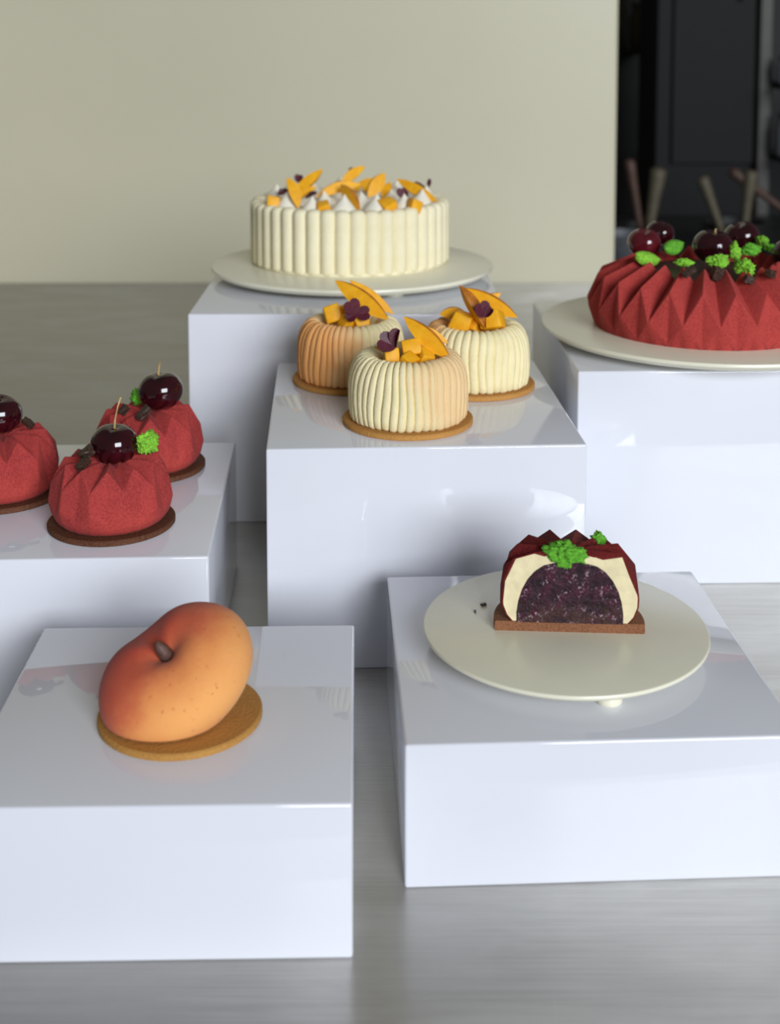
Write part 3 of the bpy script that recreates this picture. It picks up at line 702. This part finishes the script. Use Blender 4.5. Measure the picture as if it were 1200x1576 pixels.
# ------------------------------------------------------------------ dark room beyond the wall end, its lack of light put into the base colours
def wbox(name, u0, v0, u1, v1, y, dep, mat, parent=None, bev=0.004):
    a, b = at(u0, v0, y), at(u1, v1, y)
    return from_bm(name, box_bm(min(a.x, b.x), max(a.x, b.x), y, y + dep, min(a.z, b.z), max(a.z, b.z), bev, 2), mat, parent, False)
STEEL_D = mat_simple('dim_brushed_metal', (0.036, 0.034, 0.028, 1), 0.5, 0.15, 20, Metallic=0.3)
cb = thing('tall_dark_cabinet', 'tall dark grey green cabinet with a metal edge in the unlit back room', 'cabinet', (at(1080, 300, 4.2).x, 4.2, -0.9))
a, b = at(1012, 0, 4.2), at(1165, 0, 4.2)
o = from_bm('body', box_bm(a.x, b.x, 4.2, 4.5, -0.9, 2.3, 0.005, 2), DARK, cb, False); o.location = -Vector(cb.location)
a2 = at(1068, 0, 4.2)
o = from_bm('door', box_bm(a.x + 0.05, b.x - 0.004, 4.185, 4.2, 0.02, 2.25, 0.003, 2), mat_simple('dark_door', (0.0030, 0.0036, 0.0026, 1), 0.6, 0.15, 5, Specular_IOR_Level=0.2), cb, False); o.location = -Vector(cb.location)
dr = o
h_ = from_bm('door_handle', box_bm(b.x - 0.06, b.x - 0.045, 4.15, 4.184, 0.55, 0.75, 0.004, 2), STEEL_D, dr, False)
o = from_bm('metal_edge', box_bm(b.x, b.x + 0.045, 4.16, 4.24, -0.9, 2.3, 0.006, 2), STEEL_D, cb, False); o.location = -Vector(cb.location)
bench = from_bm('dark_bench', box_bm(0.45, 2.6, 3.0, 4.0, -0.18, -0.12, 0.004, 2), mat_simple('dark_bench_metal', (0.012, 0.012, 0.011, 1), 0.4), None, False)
bt = thing('dark_bench', 'dark bench in the back room carrying jars of utensils', 'bench', (1.5, 3.5, -0.9))
bench.name = 'bench_top'; bench.parent = bt; bench.location = -Vector(bt.location)
for lx in (0.5, 2.5):
    for ly in (3.06, 3.94):
        o = from_bm('leg', box_bm(lx - 0.025, lx + 0.025, ly - 0.025, ly + 0.025, -0.9, -0.18), STEEL_D, bt, False); o.location = -Vector(bt.location)
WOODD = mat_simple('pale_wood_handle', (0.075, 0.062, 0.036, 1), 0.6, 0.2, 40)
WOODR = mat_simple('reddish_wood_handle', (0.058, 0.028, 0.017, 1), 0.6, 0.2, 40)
def handle(label, u0, v0, u1, v1, y, rpx, m):
    A, B = at(u0, v0, y), at(u1, v1, y); d = (A - B); B2 = B - d * ((B.z + 0.09) / d.z)
    t = thing('wooden_utensil', label, 'utensil', B2, 0, 'blurred wooden utensils in the back room'); r = px(rpx, y)
    pts = [B2 + (A - B2) * s - B2 for s in (0, 0.3, 0.6, 0.85, 0.96, 1.0)]
    tube('handle', pts, [r * 0.6, r * 0.65, r * 0.8, r, r * 1.05, r * 0.6], m, t, 12)
    return t
handle('reddish wooden utensil handle leaning left above the left ring cherry', 968, 245, 984, 345, 3.3, 8, WOODR)
handle('pale wooden utensil handle, thickest one above the left ring cherries', 1014, 258, 1000, 345, 3.35, 12, WOODD)
handle('thin utensil handle leaning left between the two cherry pairs', 1080, 272, 1108, 350, 3.3, 9, WOODD)
handle('pale upright utensil handle above the rear ring cake cherry', 1156, 262, 1146, 345, 3.35, 10, WOODD)
handle('short reddish handle tip beside the pale upright utensil', 1124, 262, 1175, 300, 3.6, 8, WOODR)
def jar(label, u, v, y, wp, z0, hgt, m):
    p_ = at(u, v, y); r = px(wp / 2, y)
    t = thing('jar', label, 'jar', (p_.x, y, z0), 0, 'blurred jars in the back room')
    v_, f_ = lathe([(r * 0.9, 0), (r, 0.01), (r, hgt * 0.75), (r * 0.7, hgt * 0.88), (r * 0.7, hgt)], 24); autosmooth(mesh('body', v_, f_, m, t))
    v_, f_ = lathe([(r * 0.74, hgt), (r * 0.74, hgt * 1.1), (r * 0.6, hgt * 1.12)], 24); autosmooth(mesh('lid', v_, f_, STEEL_D, t))
    return t
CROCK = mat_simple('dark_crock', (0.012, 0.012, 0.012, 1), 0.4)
def crock(label, u, y, r, h):
    p_ = at(u, 350, y); v_, f_ = lathe([(r * 0.5, 0), (r * 0.9, 0), (r, 0.01), (r, h), (r * 0.92, h), (r * 0.90, 0.02), (r * 0.4, 0.018)], 32)
    o = autosmooth(mesh('utensil_crock', v_, f_, CROCK)); o.location = (p_.x, y, -0.12); return tag(o, label, 'crock', 'dark crocks in the back room')
crock('dark crock holding the left pair of wooden utensils', 992, 3.33, 0.075, 0.07)
crock('dark crock holding the right hand wooden utensils', 1130, 3.40, 0.085, 0.07)
shelf = thing('dark_shelf', 'dark shelf rack at the right picture edge of the back room', 'shelf', (at(1230, 0, 4.1).x, 4.1, -0.9))
sx0 = at(1189, 0, 4.1).x + 0.03; org = -Vector(shelf.location)
for v0 in (128, 240):
    z = at(1200, v0, 4.1).z; o = from_bm('shelf_board', box_bm(sx0, sx0 + 0.9, 4.0, 4.4, z - 0.02, z, 0.002), CROCK, shelf, False); o.location = org
for lx in (sx0 + 0.88,):
    for ly in (4.02, 4.38):
        o = from_bm('post', box_bm(lx, lx + 0.03, ly - 0.015, ly + 0.015, -0.9, 2.2), CROCK, shelf, False); o.location = org
o = from_bm('post', box_bm(sx0, sx0 + 0.03, 4.37, 4.40, -0.9, 2.2), CROCK, shelf, False); o.location = org
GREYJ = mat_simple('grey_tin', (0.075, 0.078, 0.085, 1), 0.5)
z1, z2 = at(1200, 128, 4.1).z, at(1200, 240, 4.1).z
jar('pale grey jar on the upper shelf at the right edge', 1206, 110, 4.1, 22, z1 + 0.001, 0.075, GREYJ)
jar('taller bluish grey jar on the lower shelf at the right edge', 1208, 210, 4.1, 30, z2 + 0.001, 0.12, GREYJ)
bo = at(953, 363, 2.9)
v_, f_ = lathe([(0.02, 0), (0.035, 0.004), (0.06, 0.05), (0.07, 0.085), (0.066, 0.085), (0.055, 0.048), (0.02, 0.012)], 32)
o = autosmooth(mesh('metal_bowl', v_, f_, GREYJ)); o.location = (at(962, 363, 3.1).x, 3.1, -0.12); tag(o, 'blurred grey metal bowl on the bench just past the wall end', 'bowl')
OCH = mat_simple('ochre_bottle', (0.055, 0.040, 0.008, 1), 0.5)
sh2 = at(965, 75, 5.05)
o = from_bm('wall_shelf', box_bm(at(925, 0, 5.0).x, at(1000, 0, 5.0).x, 4.9, 5.2, sh2.z - 0.02, sh2.z, 0.002), CROCK, None, False)
tag(o, 'dark wall shelf holding an ochre jar beyond the wall end', 'shelf'); 
jar('dim ochre jar high up in the gap beside the wall end', 980, 40, 5.05, 22, sh2.z, 0.16, OCH)
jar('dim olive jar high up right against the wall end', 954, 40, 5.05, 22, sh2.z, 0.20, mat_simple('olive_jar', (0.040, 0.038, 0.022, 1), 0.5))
